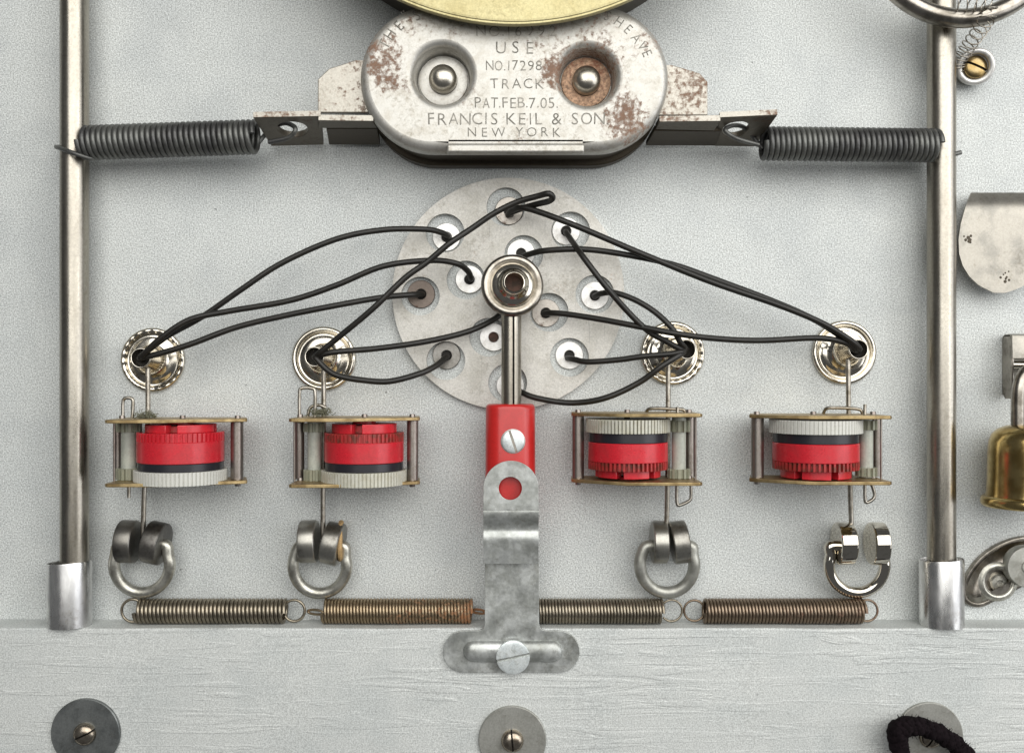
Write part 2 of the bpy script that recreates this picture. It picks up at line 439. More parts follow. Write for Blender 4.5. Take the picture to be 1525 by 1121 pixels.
SH = 26.0; SR = 18.6
SY = RAIL_Y+SR+0.2
def sx(ix): return W(ix, 910, SH).x
def low_spring(x0, x1, turns, mat, label, left, right):
    t = thing("coil_spring", label, "spring", ((sx(x0)+sx(x1))/2, RAIL_Y, SH), "coil springs lying on the rail")
    pitch = (sx(x1)-sx(x0))/turns; wire = pitch*0.50
    part("coil", helix((sx(x0), SY, SH), (sx(x1), SY, SH), SR-wire, turns, wire), mat, t, sharp=80)
    if left: part("end_loop", left(wire), mat, t, sharp=80)
    if right: part("end_loop", right(wire), mat, t, sharp=80)
def ring_loop(ix, rad, a0, a1): return lambda w: loop((sx(ix), SY+0.5, SH), rad, w*0.72, a0, a1)
def edge_loop(ix, iy, rad, tilt): return lambda w: loop((sx(ix), W(ix, iy, SH).y, SH), rad, w*0.8, 0, 360, tilt, 0.25)
low_spring(205, 426, 37, "grey_spring", "grey coil spring lying on the rail, leftmost of the four", ring_loop(198, 16.5, 40, 320), ring_loop(438, 15.5, -150, 150))
low_spring(482, 703, 46, "rusty_spring", "rust flecked golden brown coil spring on the rail left of the galvanised bracket", edge_loop(470, 911, 13, 0.35), edge_loop(713, 910, 11, 0.5))
low_spring(790, 986, 41, "grey_spring", "grey brown coil spring on the rail just right of the galvanised bracket", None, ring_loop(1000, 15.5, -140, 140))
low_spring(1048, 1285, 47, "brown_spring", "reddish brown coil spring lying on the rail, rightmost of the four", ring_loop(1034, 15.0, 35, 325), ring_loop(1291, 15.5, -140, 140))

def top_spring(a, bb, rad, turns, label, hooks):
    t = thing("tension_spring", label, "spring", (a+bb)/2, "dark tension springs holding the roller case")
    pitch = (bb-a).length/turns; wire = pitch*0.505
    part("coil", helix(a, bb, rad-wire, turns, wire, n=8, seg=24), "dark_spring", t, sharp=80)
    for h in hooks:
        q = MB(); q.tube(spline(h, 8), wire*0.85, 9); part("hook", q, "dark_spring", t, sharp=80)
top_spring(W(124, 213, 58), W(382, 204, 66), 25.0, 32, "dark grey tension spring hooked around the left rod",
           [[W(150, 226, 40), W(138, 236, 62), W(112, 229, 72), W(90, 221, 62), W(84, 219, 40), W(92, 220, 12), W(118, 226, 8), W(140, 230, 22)],
            [W(384, 214, 44), W(396, 200, 44), W(412, 187, 62), W(428, 184, 78), W(440, 192, 90), W(430, 205, 86), W(400, 212, 80)]])
top_spring(W(1136, 214, 64), W(1394, 217, 56), 24.5, 33, "dark grey tension spring hooked through the right rod",
           [[W(1136, 222, 50), W(1122, 205, 46), W(1108, 190, 62), W(1092, 187, 78), W(1080, 194, 88), W(1096, 206, 84), W(1130, 216, 78)],
            [W(1388, 222, 44), W(1400, 231, 36), W(1412, 232, 42), W(1421, 230, 48), W(1431, 227, 47)]])

# ------------------------------------------------------------------ the sheave case
SHF = 118.0
kS = (D-SHF)/D
sc0 = W(766, 115, SHF)
sheave = thing("roller_case", "worn steel pulley case with stamped lettering, two dimples and rust patches", "pulley case", (sc0.x, sc0.y, 0))
HL, RR = 121*kS, 110*kS
dl = W(658, 111, SHF); dr = W(875, 113, SHF); DR = 53*kS
fp = MB()
outl = pill(sc0.x, sc0.y, HL, RR, 40)
def offs(d): return pill(sc0.x, sc0.y, HL, RR-d, 40)
inner = offs(13)
slot_ = [tuple(W(x, y, SHF).xy) for x, y in ((668, 213.5), (868, 213.5), (868, 208.5), (668, 208.5))]
tr = tessellate_polygon([[Vector((p[0], p[1], 0)) for p in l] for l in (inner, circ(dl.x, dl.y, DR, 48), circ(dr.x, dr.y, DR, 48), slot_)])
fl = [(p[0], p[1], SHF) for l in (inner, circ(dl.x, dl.y, DR, 48), circ(dr.x, dr.y, DR, 48), slot_) for p in l]
fp.add(fl, [tuple(q) for q in tr])
fp.rings([[(p[0], p[1], SHF-dz) for p in offs(dd)] for dd, dz in ((13, 0), (9, 0.6), (5, 2.6), (2, 6), (0.5, 10.5), (0, 16), (0, 26), (2.0, 26), (2.0, 18))], cap_last=False)
for c in (dl, dr):
    fp.lathe([(DR, 0), (DR-3, -0.6), (DR-6, -2.4), (DR-8.6, -6.2), (DR-10.2, -13), (DR-11.0, -22), (DR-11.8, -30), (DR-13.2, -34), (0, -34)], (c.x, c.y, SHF), (0, 0, 1), 48)
front = part("front_plate", fp, "sheave_plate", sheave, sharp=50)
b = MB(); b.rings([[(p[0], p[1], h) for p in offs(d)] for d, h in ((6, 79), (7, 78), (7, 30), (6, 29))], cap_last=True, cap_first=True)
part("case_side", b, "dark_rust_steel", sheave)
b = MB(); b.rings([[(p[0], p[1], h) for p in offs(d)] for d, h in ((1, 28), (-1, 26), (-1, 6), (1, 4))], cap_last=True, cap_first=True)
part("rear_plate", b, "dark_rust_steel", sheave)
for c, mat in ((dl, "sheave_plate"), (dr, "rust_ring")):
    q = part("rivet_washer", MB().lathe([(20, -33.5), (34, -33.5), (35.0, -32.5), (34.2, -30.0), (30, -29), (20, -29)], (c.x, c.y, SHF), (0, 0, 1), 48), mat, sheave)
    rv = MB().lathe([(19.5, -32), (19.6, -20)]+[(19.6*math.cos(R(a)), -20+15*math.sin(R(a))) for a in range(8, 90, 8)]+[(0, -5)], (c.x, c.y, SHF), (0, 0, 1), 40)
    part("rivet", rv, "rivet_steel", sheave)
# folded lip at the foot of the front plate
lx0, lx1 = W(666, 218, SHF).x, W(870, 218, SHF).x
ly0, ly1 = W(766, 227, SHF+5).y, W(766, 214.5, SHF+5).y
b = MB(); b.box((lx0, ly0, SHF-14), (lx1, ly1, SHF+5))
part("folded_lip", b, "sheave_plate", sheave, bevel=2.5, segs=3)
# wings and arms of the hanger behind the case
def wing(pts):
    b = MB(); b.prism([tuple(W(x, y, 92).xy) for x, y in pts], 84, 92)
    part("wing_plate", b, "sheave_wing", sheave, bevel=1.5)
wing([(473, 168), (473, 118), (490, 102), (528, 90), (575, 90), (575, 168)])
wing([(1054, 172), (1054, 122), (1042, 109), (1002, 97), (960, 97), (960, 172)])
def arm(c4, holes=(), th=9, name="hanger_arm", mat="bracket_steel", t0=0, edge=True):
    """slab standing out of the board: c4 = front-left, front-right, rear-right, rear-left (model points)"""
    a, q, r_, s_ = [Vector(p) for p in c4]
    ux = (q-a); vy = (s_-a)
    nrm = ux.cross(vy).normalized()
    if nrm.y < 0: nrm = -nrm
    def mp(u, v, t):
        top = a.lerp(q, u); bot = s_.lerp(r_, u)
        return top.lerp(bot, v)+nrm*t
    b = MB(); b.prism([(0, 0), (1, 0), (1, 1), (0, 1)], t0, t0+th, holes, mp)
    o = part(name, b, mat, sheave, bevel=1.2)
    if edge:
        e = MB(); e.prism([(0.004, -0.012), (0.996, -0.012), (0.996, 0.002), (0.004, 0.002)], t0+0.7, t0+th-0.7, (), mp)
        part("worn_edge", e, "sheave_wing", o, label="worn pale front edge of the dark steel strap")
FH = 112
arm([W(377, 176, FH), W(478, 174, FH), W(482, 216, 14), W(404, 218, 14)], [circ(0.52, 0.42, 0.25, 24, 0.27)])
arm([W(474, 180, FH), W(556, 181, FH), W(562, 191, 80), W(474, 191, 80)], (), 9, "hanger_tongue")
arm([W(486, 192, 78), W(562, 192, 78), W(566, 216, 14), W(490, 216, 14)], (), 8, "hanger_arm", "dark_rust_steel", edge=False)
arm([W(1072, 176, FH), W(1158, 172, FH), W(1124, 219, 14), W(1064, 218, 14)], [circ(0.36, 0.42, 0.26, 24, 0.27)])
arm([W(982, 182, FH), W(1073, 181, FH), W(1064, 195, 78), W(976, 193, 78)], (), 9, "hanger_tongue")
arm([W(974, 195, 76), W(1074, 196, 76), W(1068, 217.5, 14), W(962, 217, 14)], (), 8, "hanger_arm", "dark_rust_steel", edge=False)

# stamped lettering, flat marks on the plate
def glyphs(txt, off=-0.012):
    cu = bpy.data.curves.new("lettering_curve", 'FONT'); cu.body = txt; cu.size = 1.0; cu.offset = off
    cu.resolution_u = 3
    o = bpy.data.objects.new("lettering_curve", cu); COL.objects.link(o)
    bpy.context.view_layer.update()
    ev = o.evaluated_get(bpy.context.evaluated_depsgraph_get())
    me = ev.to_mesh()
    vs = [v.co.copy() for v in me.vertices]; fs = [tuple(p.vertices) for p in me.polygons]
    ev.to_mesh_clear()
    bpy.data.objects.remove(o); bpy.data.curves.remove(cu)
    return vs, fs
def text_line(txt, ix0, ix1, iy0, iy1, mat="stamped", tilt=0.0, off=-0.009):
    """capitals between baseline iy1 and top iy0; letters are placed one by one, evenly spread"""
    chars = list(txt); n = len(chars)
    b = MB(); hh = (iy1-iy0)*kS; x0 = W(ix0, iy1, SHF).x; x1 = W(ix1, iy1, SHF).x
    wid = []
    for ch in chars:
        wid.append({' ': 0.45, '.': 0.32, 'I': 0.42, '1': 0.55, 'W': 1.15, 'N': 0.95, 'O': 0.98, 'C': 0.9, '&': 1.0}.get(ch, 0.85))
    tot = sum(wid); x = x0
    rn = random.Random(len(txt)*7+ix0)
    for ch, w_ in zip(chars, wid):
        cell = (x1-x0)*w_/tot
        if ch != ' ':
            vs, fs = glyphs(ch, off)
            mx0 = min(v.x for v in vs); mx1 = max(v.x for v in vs); cap = 0.70
            gw = (mx1-mx0)
            sy = hh/cap; sxx = min(sy, cell*0.86/max(gw, 0.05)) if ch not in '.I1' else sy*0.8
            jy = rn.uniform(-0.6, 0.6); rot = R(rn.uniform(-2.5, 2.5))
            cxm = x+cell/2; by = W(0, iy1, SHF).y+jy+(cxm-(x0+x1)/2)*tilt
            out = []
            for v in vs:
                px = (v.x-(mx0+mx1)/2)*sxx; py = v.y*sy
                out.append((cxm+px*math.cos(rot)-py*math.sin(rot), by+px*math.sin(rot)+py*math.cos(rot), SHF+0.45))
            b.add(out, fs)
        x += cell
    part("lettering", b, mat, front)
text_line("NO.16992", 707, 832, 38, 54)
text_line("USE", 735, 800, 62, 80)
text_line("NO.17298", 723, 808, 90, 105)
text_line("TRACK", 728, 812, 117, 132)
text_line("PAT.FEB.7.05.", 706, 832, 145, 161)
text_line("FRANCIS KEIL & SON.", 634, 908, 168, 186)
text_line("NEW YORK", 693, 838, 190, 204, "stamped_faint")
def arc_text(txt, pos, ch_h):
    b = MB()
    for ch, (ix, iy, ang) in zip(txt, pos):
        vs, fs = glyphs(ch, -0.009)
        mx = (min(v.x for v in vs)+max(v.x for v in vs))/2; s_ = ch_h*kS/0.70; c = W(ix, iy, SHF); a = R(ang)
        b.add([(c.x+(v.x-mx)*s_*0.85*math.cos(a)-(v.y-0.35)*s_*math.sin(a), c.y+(v.x-mx)*s_*0.85*math.sin(a)+(v.y-0.35)*s_*math.cos(a), SHF+0.45) for v in vs], fs)
    part("lettering", b, "stamped", front)
arc_text('THE"S', [(572, 66, 62), (580, 51, 57), (594, 38, 48), (604, 24, 38), (620, 23, 30)], 17)
arc_text("SHEAVE", [(905, 24, -28), (922, 33, -36), (936, 44, -44), (948, 57, -52), (957, 69, -60), (964, 80, -66)], 15)

# ------------------------------------------------------------------ brass disc at the top
bc = W(767, 37-418, 150); br = 418*(D-150)/D
disc = thing("brass_disc", "large round brass disc overlapping the top of the pulley case", "disc", (bc.x, bc.y, 0))
part("face_plate", MB().lathe([(0, 151), (br-7, 151), (br-4.5, 150.6), (br-3.5, 149.4), (br-1.2, 149.4), (br, 148), (br, 142), (br-2, 141), (0, 141)], (bc.x, bc.y, 0), (0, 0, 1), 160), "brass_disc", disc)
part("rear_dark_body", MB().lathe([(0, 140), (br*0.93, 140), (br*0.93, 2), (0, 2)], (bc.x, bc.y, 0), (0, 0, 1), 120), "dark_rust_steel", disc)  # plain dark cylinder added between the disc and the board

# ------------------------------------------------------------------ perforated disc, its washers
pc = W(757, 438, 5)
holes_i = [(753.5, 308), (663, 347), (850, 344), (694, 417), (780, 379), (626, 441), (886, 438), (818, 465), (728, 502), (664, 537), (848, 532), (756, 570)]
b = MB()
b.prism(circ(pc.x, pc.y, 171.5, 120), 0.6, 10.5, [circ(W(x, y, 10).x, W(x, y, 10).y, 28.7, 40) for x, y in holes_i])
single("perforated_disc", b, "disc_aluminium", "pale scratched metal disc with round holes, wires threaded into it", "disc", (pc.x, pc.y, 0))
wash = [((758, 314), "washer_worn", "half blackened washer in the topmost hole of the perforated disc"),
        ((665, 353), "washer_aluminium", "bright washer in the upper left hole of the perforated disc"),
        ((843, 344), "washer_aluminium", "bright washer in the upper right hole of the perforated disc"),
        ((699, 416), "washer_aluminium", "bright washer in the hole left of the central eyelet"),
        ((776, 377), "washer_aluminium", "bright washer partly hidden above the central eyelet"),
        ((627, 438), "washer_dark", "dark brown washer in the leftmost hole of the perforated disc"),
        ((886, 440), "washer_aluminium", "bright washer in the rightmost hole of the perforated disc"),
        ((813, 466), "washer_worn", "rusty brown washer just right of the central eyelet"),
        ((735, 502), "washer_aluminium", "bright washer with an empty hole left of the split tube"),
        ((665, 529), "washer_grey", "dark grey washer in the lower left hole of the perforated disc"),
        ((848, 529), "washer_aluminium", "bright washer in the lower right hole of the perforated disc"),
        ((760, 574), "washer_aluminium", "washer behind the split tube in the bottom hole of the perforated disc")]
for (x, y), mat, lab in wash:
    c = W(x, y, 4)
    t = thing("washer", lab, "washer", (c.x, c.y, 0), "washers in the holes of the perforated disc")
    part("ring", MB().lathe([(7.5, 0.5), (7.5, 3.4), (8.2, 4.0), (20, 4.0), (20.8, 3.4), (20.8, 0.5), (7.5, 0.5)], c.xy.to_3d(), (0, 0, 1), 40), mat, t)
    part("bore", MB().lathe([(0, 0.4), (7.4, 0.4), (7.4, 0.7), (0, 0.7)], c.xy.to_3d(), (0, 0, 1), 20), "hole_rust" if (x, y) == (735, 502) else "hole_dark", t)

# ------------------------------------------------------------------ eyelets
def eyelet(base, tip, mat, label, scallop=0, fr=46.5, tr=14.5):
    base = Vector(base); tip = Vector(tip); ax = tip-base; Ln = ax.length
    t = thing("eyelet", label, "eyelet", base, "nickel eyelets")
    rim = [(fr-1, 0.3), (fr+0.8, 1.5), (fr+1.2, 4), (fr, 6.4), (fr-2.4, 7.4), (fr-5.5, 6.6), (fr-7.5, 4.4), (fr-8.5, 2.6)]
    dish = [(fr-8.5, 2.6), (fr-10, 2.2), (fr-12, 2.6), (fr-14, 3.8), (fr-16, 4.6), (fr-19, 5.0), (fr-23, 5.6)]
    def wob(i, a, r_, z):
        if scallop and 2 <= i <= 6:
            return r_, z+1.0*max(0, math.sin(a*scallop))**2
        return r_, z
    if abs(base.z) < 8:
        fx = (0, 0, 1)
    else: fx = ax
    part("rim", MB().lathe(rim, base, fx, 96 if scallop else 56, wob), mat, t, sharp=70)
    part("flange", MB().lathe(dish+[(0, 6.0)], base, fx, 56), mat, t, sharp=70)
    part("tube", MB().lathe([(tr+12, 4.6), (tr+8.5, 6.4), (tr+5.4, 10), (tr+3.2, 15), (tr+1.8, 22), (tr+0.8, Ln*0.6), (tr, Ln-3), (tr+0.2, Ln-1), (tr-0.8, Ln), (tr-2.0, Ln-0.5), (tr-2.2, Ln-4), (tr-2.2, 10)], base, ax, 40), mat, t, sharp=70)
    part("bore", MB().lathe([(tr-2.3, Ln-16), (0, Ln-17)], base, ax, 24), "hole_dark", t)
    return t
E = [(W(229, 536, 0), W(209, 533, 56)), (W(483, 534, 0), W(468, 531, 56)), (W(1001, 526, 0), W(1023, 520, 56)), (W(1256, 525, 0), W(1279, 520, 56))]
eyelet(*E[0], "nickel", "nickel eyelet with beaded rim, leftmost on the board", 22)
eyelet(*E[1], "nickel", "smooth rimmed nickel eyelet, second from the left rod", 0)
eyelet(*E[2], "nickel", "nickel eyelet with beaded rim just right of the perforated disc", 22)
eyelet(*E[3], "nickel", "shiny smooth nickel eyelet nearest the right rod", 0)

# central eyelet pointing at the viewer, at the head of the split tube
cb = W(762.5, 426, 66); ct = W(766, 420, 104)
ce = thing("eyelet", "round nickel eyelet at the top of the split tube, in front of the disc", "eyelet", cb, "nickel eyelets")
ax = ct-cb
part("rim", MB().lathe([(30, -9), (40, -6), (43.6, 0), (44.6, 5), (43.2, 9.5), (40.0, 11.6), (36, 11.4), (33.5, 9.6), (32, 9.2)], cb, ax, 64), "dark_nickel", ce, sharp=70)
part("collar", MB().lathe([(32, 9.2), (30.5, 11), (29.4, 15), (27, 17.4), (23.5, 18), (21.5, 19.4), (20, 22.5), (18.2, 24.4)], cb, ax, 56), "nickel", ce, sharp=70)
part("tube", MB().lathe([(18.2, 24.4), (17.2, 27), (16.6, 34), (15.4, 37), (13.6, 37.4), (12.6, 35.6), (12.6, 4)], cb, ax, 40), "nickel", ce, sharp=70)
part("bore", MB().lathe([(12.7, 9), (0, 5)], cb, ax, 24), "hole_rust", ce)

# split tube below it
tb = MB()
c0 = W(761.5, 455, 58); c1 = W(761.5, 606, 58); ro, ri = 14.3, 11.8
sec = []
g0 = 0.10
ang = [math.pi/2-0.22-g0-(2*math.pi-2*g0)*k/40 for k in range(41)]
sec = [(ro*math.cos(a), ro*math.sin(a)) for a in ang]+[(ri*math.cos(a), ri*math.sin(a)) for a in reversed(ang)]
tb.prism(sec, c1.y, c0.y, (), lambda u, v, a: (c0.x+u, a, 58+v))
single("split_tube", tb, "rod_steel", "short split metal tube running from the red block up to the central eyelet", "tube", (c0.x, c1.y, 58), sharp=50)

# ------------------------------------------------------------------ red block and galvanised bracket
rb_t, rb_b = W(760, 602, 84).y, W(760, 792, 84).y
rx = W(760, 650, 76)
def rrect(hw, h0, h1, r, n=10):
    o = []
    for cx_, cy_, a0 in ((hw-r, h1-r, 0), (-hw+r, h1-r, 90), (-hw+r*0.4, h0+r*0.4, 180), (hw-r*0.4, h0+r*0.4, 270)):
        rr = r if a0 < 180 else r*0.4
        for k in range(n+1):
            a = R(a0+90*k/n); o.append((cx_+rr*math.cos(a), cy_+rr*math.sin(a)))
    return o
red = thing("red_handle", "red plastic block with a slotted screw under the galvanised bracket", "handle", (rx.x, rb_b, 30))
lps = []
for dy, ins in ((0, 4.5), (1.2, 2.0), (3.5, 0.5), (7, 0)):
    lps.append([(rx.x+u, rb_t-dy, v) for u, v in rrect(35.2-ins, 36+ins, 86-ins, 24)])
lps.append([(rx.x+u, rb_b, v) for u, v in rrect(36.2, 36, 86, 24)])
part("grip", MB().rings(lps, True, True), "red_plastic", red, sharp=50)
def slotted(parent, c, ax_h, r, dome, ang, mat, slot_w, depth, name="screw_head", mat_slot="hole_dark"):
    """slotted screw head facing out of the board: two half domes with a real slot between them"""
    b = MB(); hw = slot_w/2
    for sgn in (1, -1):
        rows = []
        a0 = math.asin(min(0.95, hw/r))
        outl = [(r*math.cos(a), r*math.sin(a)) for a in [a0+(math.pi-2*a0)*k/20 for k in range(21)]]
        lp = []
        cen = (0, hw+ (r-hw)*0.35)
        for sc_, z in ((1.0, 0.0), (1.0, depth*0.55), (0.94, depth*0.55+dome*0.30), (0.80, depth*0.55+dome*0.62), (0.55, depth*0.55+dome*0.88), (0.25, depth*0.55+dome)):
            ring = []
            for (u, v) in outl:
                uu, vv = u*sc_, hw+(v-hw)*sc_
                ring.append((uu, vv, z))
            lp.append(ring)
        ca, sa = math.cos(ang), math.sin(ang)
        def tx(p): 
            u, v = p[0], p[1]*sgn
            return (c.x+u*ca-v*sa, c.y+u*sa+v*ca, ax_h+p[2])
        b.rings([[tx(p) for p in ring] for ring in lp], cap_last=True, cap_first=True)
    head = part(name, b, mat, parent, sharp=60)
    part("slot", MB().lathe([(0, depth*0.30), (r*0.97, depth*0.30), (r*0.97, 0), (0, 0)], (c.x, c.y, ax_h), (0, 0, 1), 28), mat_slot, head)
    return head
rs = W(764, 657, 88)
slotted(red, rs, 85.2, 15.5, 1.5, R(-72), "zinc_screw", 3.6, 4.5, mat_slot="dark_nickel")
part("screw_collar", MB().lathe([(16.2, 0), (17.2, 1.6), (15.7, 2.2)], (rs.x, rs.y, 85.2), (0, 0, 1), 36), "galvanised", red)

br_o = W(762, 970, RAIL_H+4)
brk = thing("galvanised_bracket", "grey galvanised strap bracket screwed to the rail below the red block", "bracket", (br_o.x, br_o.y, RAIL_H))
# T-shaped foot with stem
H1 = RAIL_H+5
def q2(ix, iy, h=H1): return tuple(W(ix, iy, h).xy)
foot = []
for k in range(13):
    a = R(180-180*k/12-90); foot.append(q2(832+31*math.cos(a), 970-31*math.sin(a)*1.0))
foot = [q2(832+31*math.cos(R(a)), 970-31*math.sin(R(a))) for a in range(-90, 91, 10)]
foot += [q2(814, 939), q2(808, 937.5), q2(804, 934), q2(803, 928), q2(802.5, 836), q2(722, 836), q2(722, 928), q2(721, 934), q2(717, 937.5), q2(711, 939)]
foot += [q2(691+31*math.cos(R(a)), 970-31*math.sin(R(a))) for a in range(90, 271, 10)]
b = MB(); b.prism(foot, RAIL_H+0.4, H1)
part("foot", b, "galvanised", brk, bevel=1.4)
# raised rib on the foot
ribc = W(764, 969, H1); kk = (D-H1)/D
lps = []
for k in range(8):
    a = R(90*k/7); ins = 15.5*kk*(1-math.cos(a)); z = H1-0.3+9.0*math.sin(a)
    lps.append([(p[0], p[1], z) for p in pill(ribc.x, ribc.y, 58*kk, 16.2*kk-ins*0.985, 16)])
part("raised_rib", MB().rings(lps), "galvanised", brk, sharp=70)
# upper strap with hole, bent in towards the stem
th = 4.5
HT = 100
zc = W(761, 727, HT)
kt = (D-HT)/D
up = [(zc.x+41*kt*math.cos(R(a)), zc.y+41*kt*math.sin(R(a))) for a in range(0, 181, 6)]
ybend = W(761, 760, HT).y
up += [(zc.x-41.3*kt, ybend), (zc.x+41.3*kt, ybend)]
hc = W(760, 727, HT)
b = MB()
b.prism(up, HT-th, HT, [circ(hc.x, hc.y, 17.3*kt, 36)])
prof = [(760, HT), (766, HT+0.6), (772, HT-1.5), (778, HT-6), (785, HT-10), (792, HT-10), (798, HT-8), (806, HT-8.5), (822, HT-11), (839, HT-13)]
hw = 41.4*kt
lps = []
pl = [(W(761, iy, h).y, h) for iy, h in prof]
for i, (y, h) in enumerate(pl):
    w_ = hw
    lps.append([(zc.x-w_, y, h), (zc.x+w_, y, h), (zc.x+w_, y, h-th), (zc.x-w_, y, h-th)])
b.rings(lps, cap_last=True, cap_first=True)
part("upper_strap", b, "galvanised", brk, sharp=40, bevel=0.9)
# back web joining strap and stem
b = MB(); b.box((zc.x-34, W(0, 832, 60).y, RAIL_H+5.5), (zc.x+34, W(0, 805, 60).y, HT-17))
part("web", b, "galvanised", brk, bevel=2)
slotted(brk, W(764, 979, H1+12), H1+6, 23.8, 1.2, R(12), "zinc_screw", 4.2, 9.0, mat_slot="galvanised")

# ------------------------------------------------------------------ gear movements
def gear_outline(cx, ch, r0, r1, teeth, duty=0.5):
    o = []
    for k in range(teeth):
        a = 2*math.pi*k/teeth; s_ = 2*math.pi/teeth
        for f, r in ((0, r1), (duty*0.85, r1), (duty, r0), (0.95, r0)):
            o.append((cx+r*math.cos(a+f*s_), ch+r*math.sin(a+f*s_)))
    return o
xz = lambda u, v, a: (u, a, v)
GH = 66
def X(ix, h=GH): return W(ix, 0, h).x
def Y(iy, h=104): return W(0, iy, h).y
def movement(p):
    xl, xr, yt, yb = p['box']; flip = p['flip']
    org = (X((xl+xr)/2), Y(yb), 8)
    t = thing("gear_movement", p['label'], "gear movement", org, "small gear movements with red drums")
    dxl, dxr = p['drum']; cx = (X(dxl)+X(dxr))/2; rd = (X(dxr)-X(dxl))/2*0.985
    # frame plates
    for yy, nm in ((yt, 0), (yb, 1)):
        xm = p['vertex']; hm = 120; hn = 76
        hl_, hr_ = (hn, hm) if flip else (hm, hn)
        pts = [(max(X(xl, 24), X(xl, hl_)), 24), (min(X(xr, 24), X(xr, hr_)), 24), (X(xr, hr_), hr_-5), (X(xr, hr_)-4, hr_), (X(xm, hm), hm), (X(xl, hl_)+4, hl_), (X(xl, hl_), hl_-5)]
        yc = Y(yy); b = MB(); b.prism(pts, yc-2.4, yc+2.4, (), xz)
        part("frame_plate", b, "brass_edge", t, bevel=0.8)
        for px in p['pins']:
            part("plate_pin", MB().lathe([(0, -6.5), (3.8, -6.5), (4.2, -5.5), (4.2, 5.5), (3.8, 6.5), (0, 6.5)], (X(px), yc, GH), (0, 1, 0), 12), "pillar_steel", t)
    yT, yB = Y(yt)-3.0, Y(yb)+3.0
    # pillars
    for px, r, h in p['pillars']:
        part("pillar", MB().lathe([(0, yB), (r, yB), (r, yT), (0, yT)], (X(px, h), 0, h), (0, 1, 0), 24), "pillar_steel", t)
    # drum: stacked rings (y in image pixels)
    def yy(k): return Y(p['levels'][k])
    def ring(name, ya, yb_, r, mat, teeth=0, depth=0.05, duty=0.5):
        b = MB()
        if teeth: b.prism(gear_outline(cx, GH, r*(1-depth), r, teeth, duty), min(ya, yb_), max(ya, yb_), (), xz)
        else:
            y0, y1 = min(ya, yb_), max(ya, yb_)
            b.lathe([(0, y0), (r-0.8, y0), (r, y0+0.9), (r, y1-0.9), (r-0.8, y1), (0, y1)], (cx, 0, GH), (0, 1, 0), 64)
        part(name, b, mat, t, sharp=30)
    L = p['levels']   # crown edge, teeth start, body start, black start, white start, white end
    crn = p.get('crown', 0)
    drum_mat = "red_gear"
    if not crn:
        ring("hub", Y(L[0]), Y(L[1]), rd*0.80, drum_mat)
    else:
        ring("hub", Y(L[0]+(2 if L[0] < L[1] else -5)), Y(L[1]), rd*0.55, "red_gear_dirty")
        nl = p.get('nlug', 6); lw = 2.5/nl
        for k in range(nl):
            a = R(360*k/nl+p['crown']); b = MB()
            pts = []
            for f in (-1, -0.5, 0, 0.5, 1): pts.append((cx+rd*0.82*math.cos(a+f*lw), GH+rd*0.82*math.sin(a+f*lw)))
            for f in (1, 0, -1): pts.append((cx+rd*0.5*math.cos(a+f*lw), GH+rd*0.5*math.sin(a+f*lw)))
            y0, y1 = sorted((Y(L[0]), Y(L[1])))
            b.prism(pts, y0, y1, (), xz)
            part("lug", b, drum_mat, t, bevel=1)
    ring("hub_cap", Y(L[0]), Y(L[0])+(4 if not flip else -4), rd*0.30, drum_mat)
    ring("tooth_ring", Y(L[1]), Y(L[2]), rd, p['teethmat'], 54, p['tdepth'], 0.5)
    ring("drum", Y(L[2]), Y(L[3]), rd, drum_mat)
    ring("black_band", Y(L[3]), Y(L[4]), rd*0.985, "black_plastic")
    rw = rd*p['wscale']
    ring("white_gear", Y(L[4]), Y(L[5]), rw, p['white'], 72, p['wdepth'], 0.7)
    # pinion
    px, pr = p['pinion']; ph = 62
    xc = X(px, ph)
    for ya, yb_, m in p['pingears']:
        b = MB(); b.prism(gear_outline(xc, ph, pr*1.25, pr*1.62, 12, 0.5), min(Y(ya), Y(yb_)), max(Y(ya), Y(yb_)), (), xz)
        part("pinion_gear", b, m, t, sharp=30)
    part("pinion_shaft", MB().lathe([(0, yB), (pr, yB), (pr, yT), (0, yT)], (xc, 0, ph), (0, 1, 0), 24), "pinion_pale", t)
    # wire clips
    for w_ in p['clips']:
        b = MB(); b.tube(spline([W(*q) for q in w_], 6), 2.5, 8); part("wire_clip", b, "wire_steel", t, sharp=80)
    return t

movement(dict(label="gear movement with red drum and white gear, leftmost of the four", box=(154, 367, 627, 721), flip=False, vertex=232, drum=(206, 333),
    pins=(182, 272, 354), pillars=((353, 9.0, 62), (176, 5.5, 40), (170, 1.6, 90)), levels=(633, 645, 658, 690, 702, 722), teethmat="red_gear", tdepth=0.05, crown=42, nlug=4,
    wscale=1.07, white="white_plastic", wdepth=0.03, pinion=(192, 11), pingears=((632, 645, "pinion_nylon"), (701, 718, "pinion_nylon")),
    clips=[[(183, 622, 60), (183, 600, 60), (186, 593, 60), (195, 593, 60), (198, 598, 60), (197, 622, 60)], [(192, 724, 60), (192, 741, 60)]]))
movement(dict(label="gear movement with red drum and white gear, second from the left", box=(429, 625, 625, 722), flip=False, vertex=520, drum=(483, 602),
    pins=(447, 543, 614), pillars=((614.5, 8.2, 62), (446, 7.0, 50), (438.5, 1.4, 90)), levels=(632, 646, 659, 690, 703, 724), teethmat="red_gear_dirty", tdepth=0.05, crown=50, nlug=4,
    wscale=1.075, white="white_gear_dirty", wdepth=0.035, pinion=(468, 9.5), pingears=((632, 645, "pinion_nylon"), (703, 720, "pinion_nylon")),
    clips=[[(446, 621, 62), (446, 586, 62), (449, 578, 62), (464, 578, 62), (469, 584, 62), (469, 621, 62)], [(458, 621, 45), (462, 607, 45), (474, 603, 45), (486, 607, 45)]]))
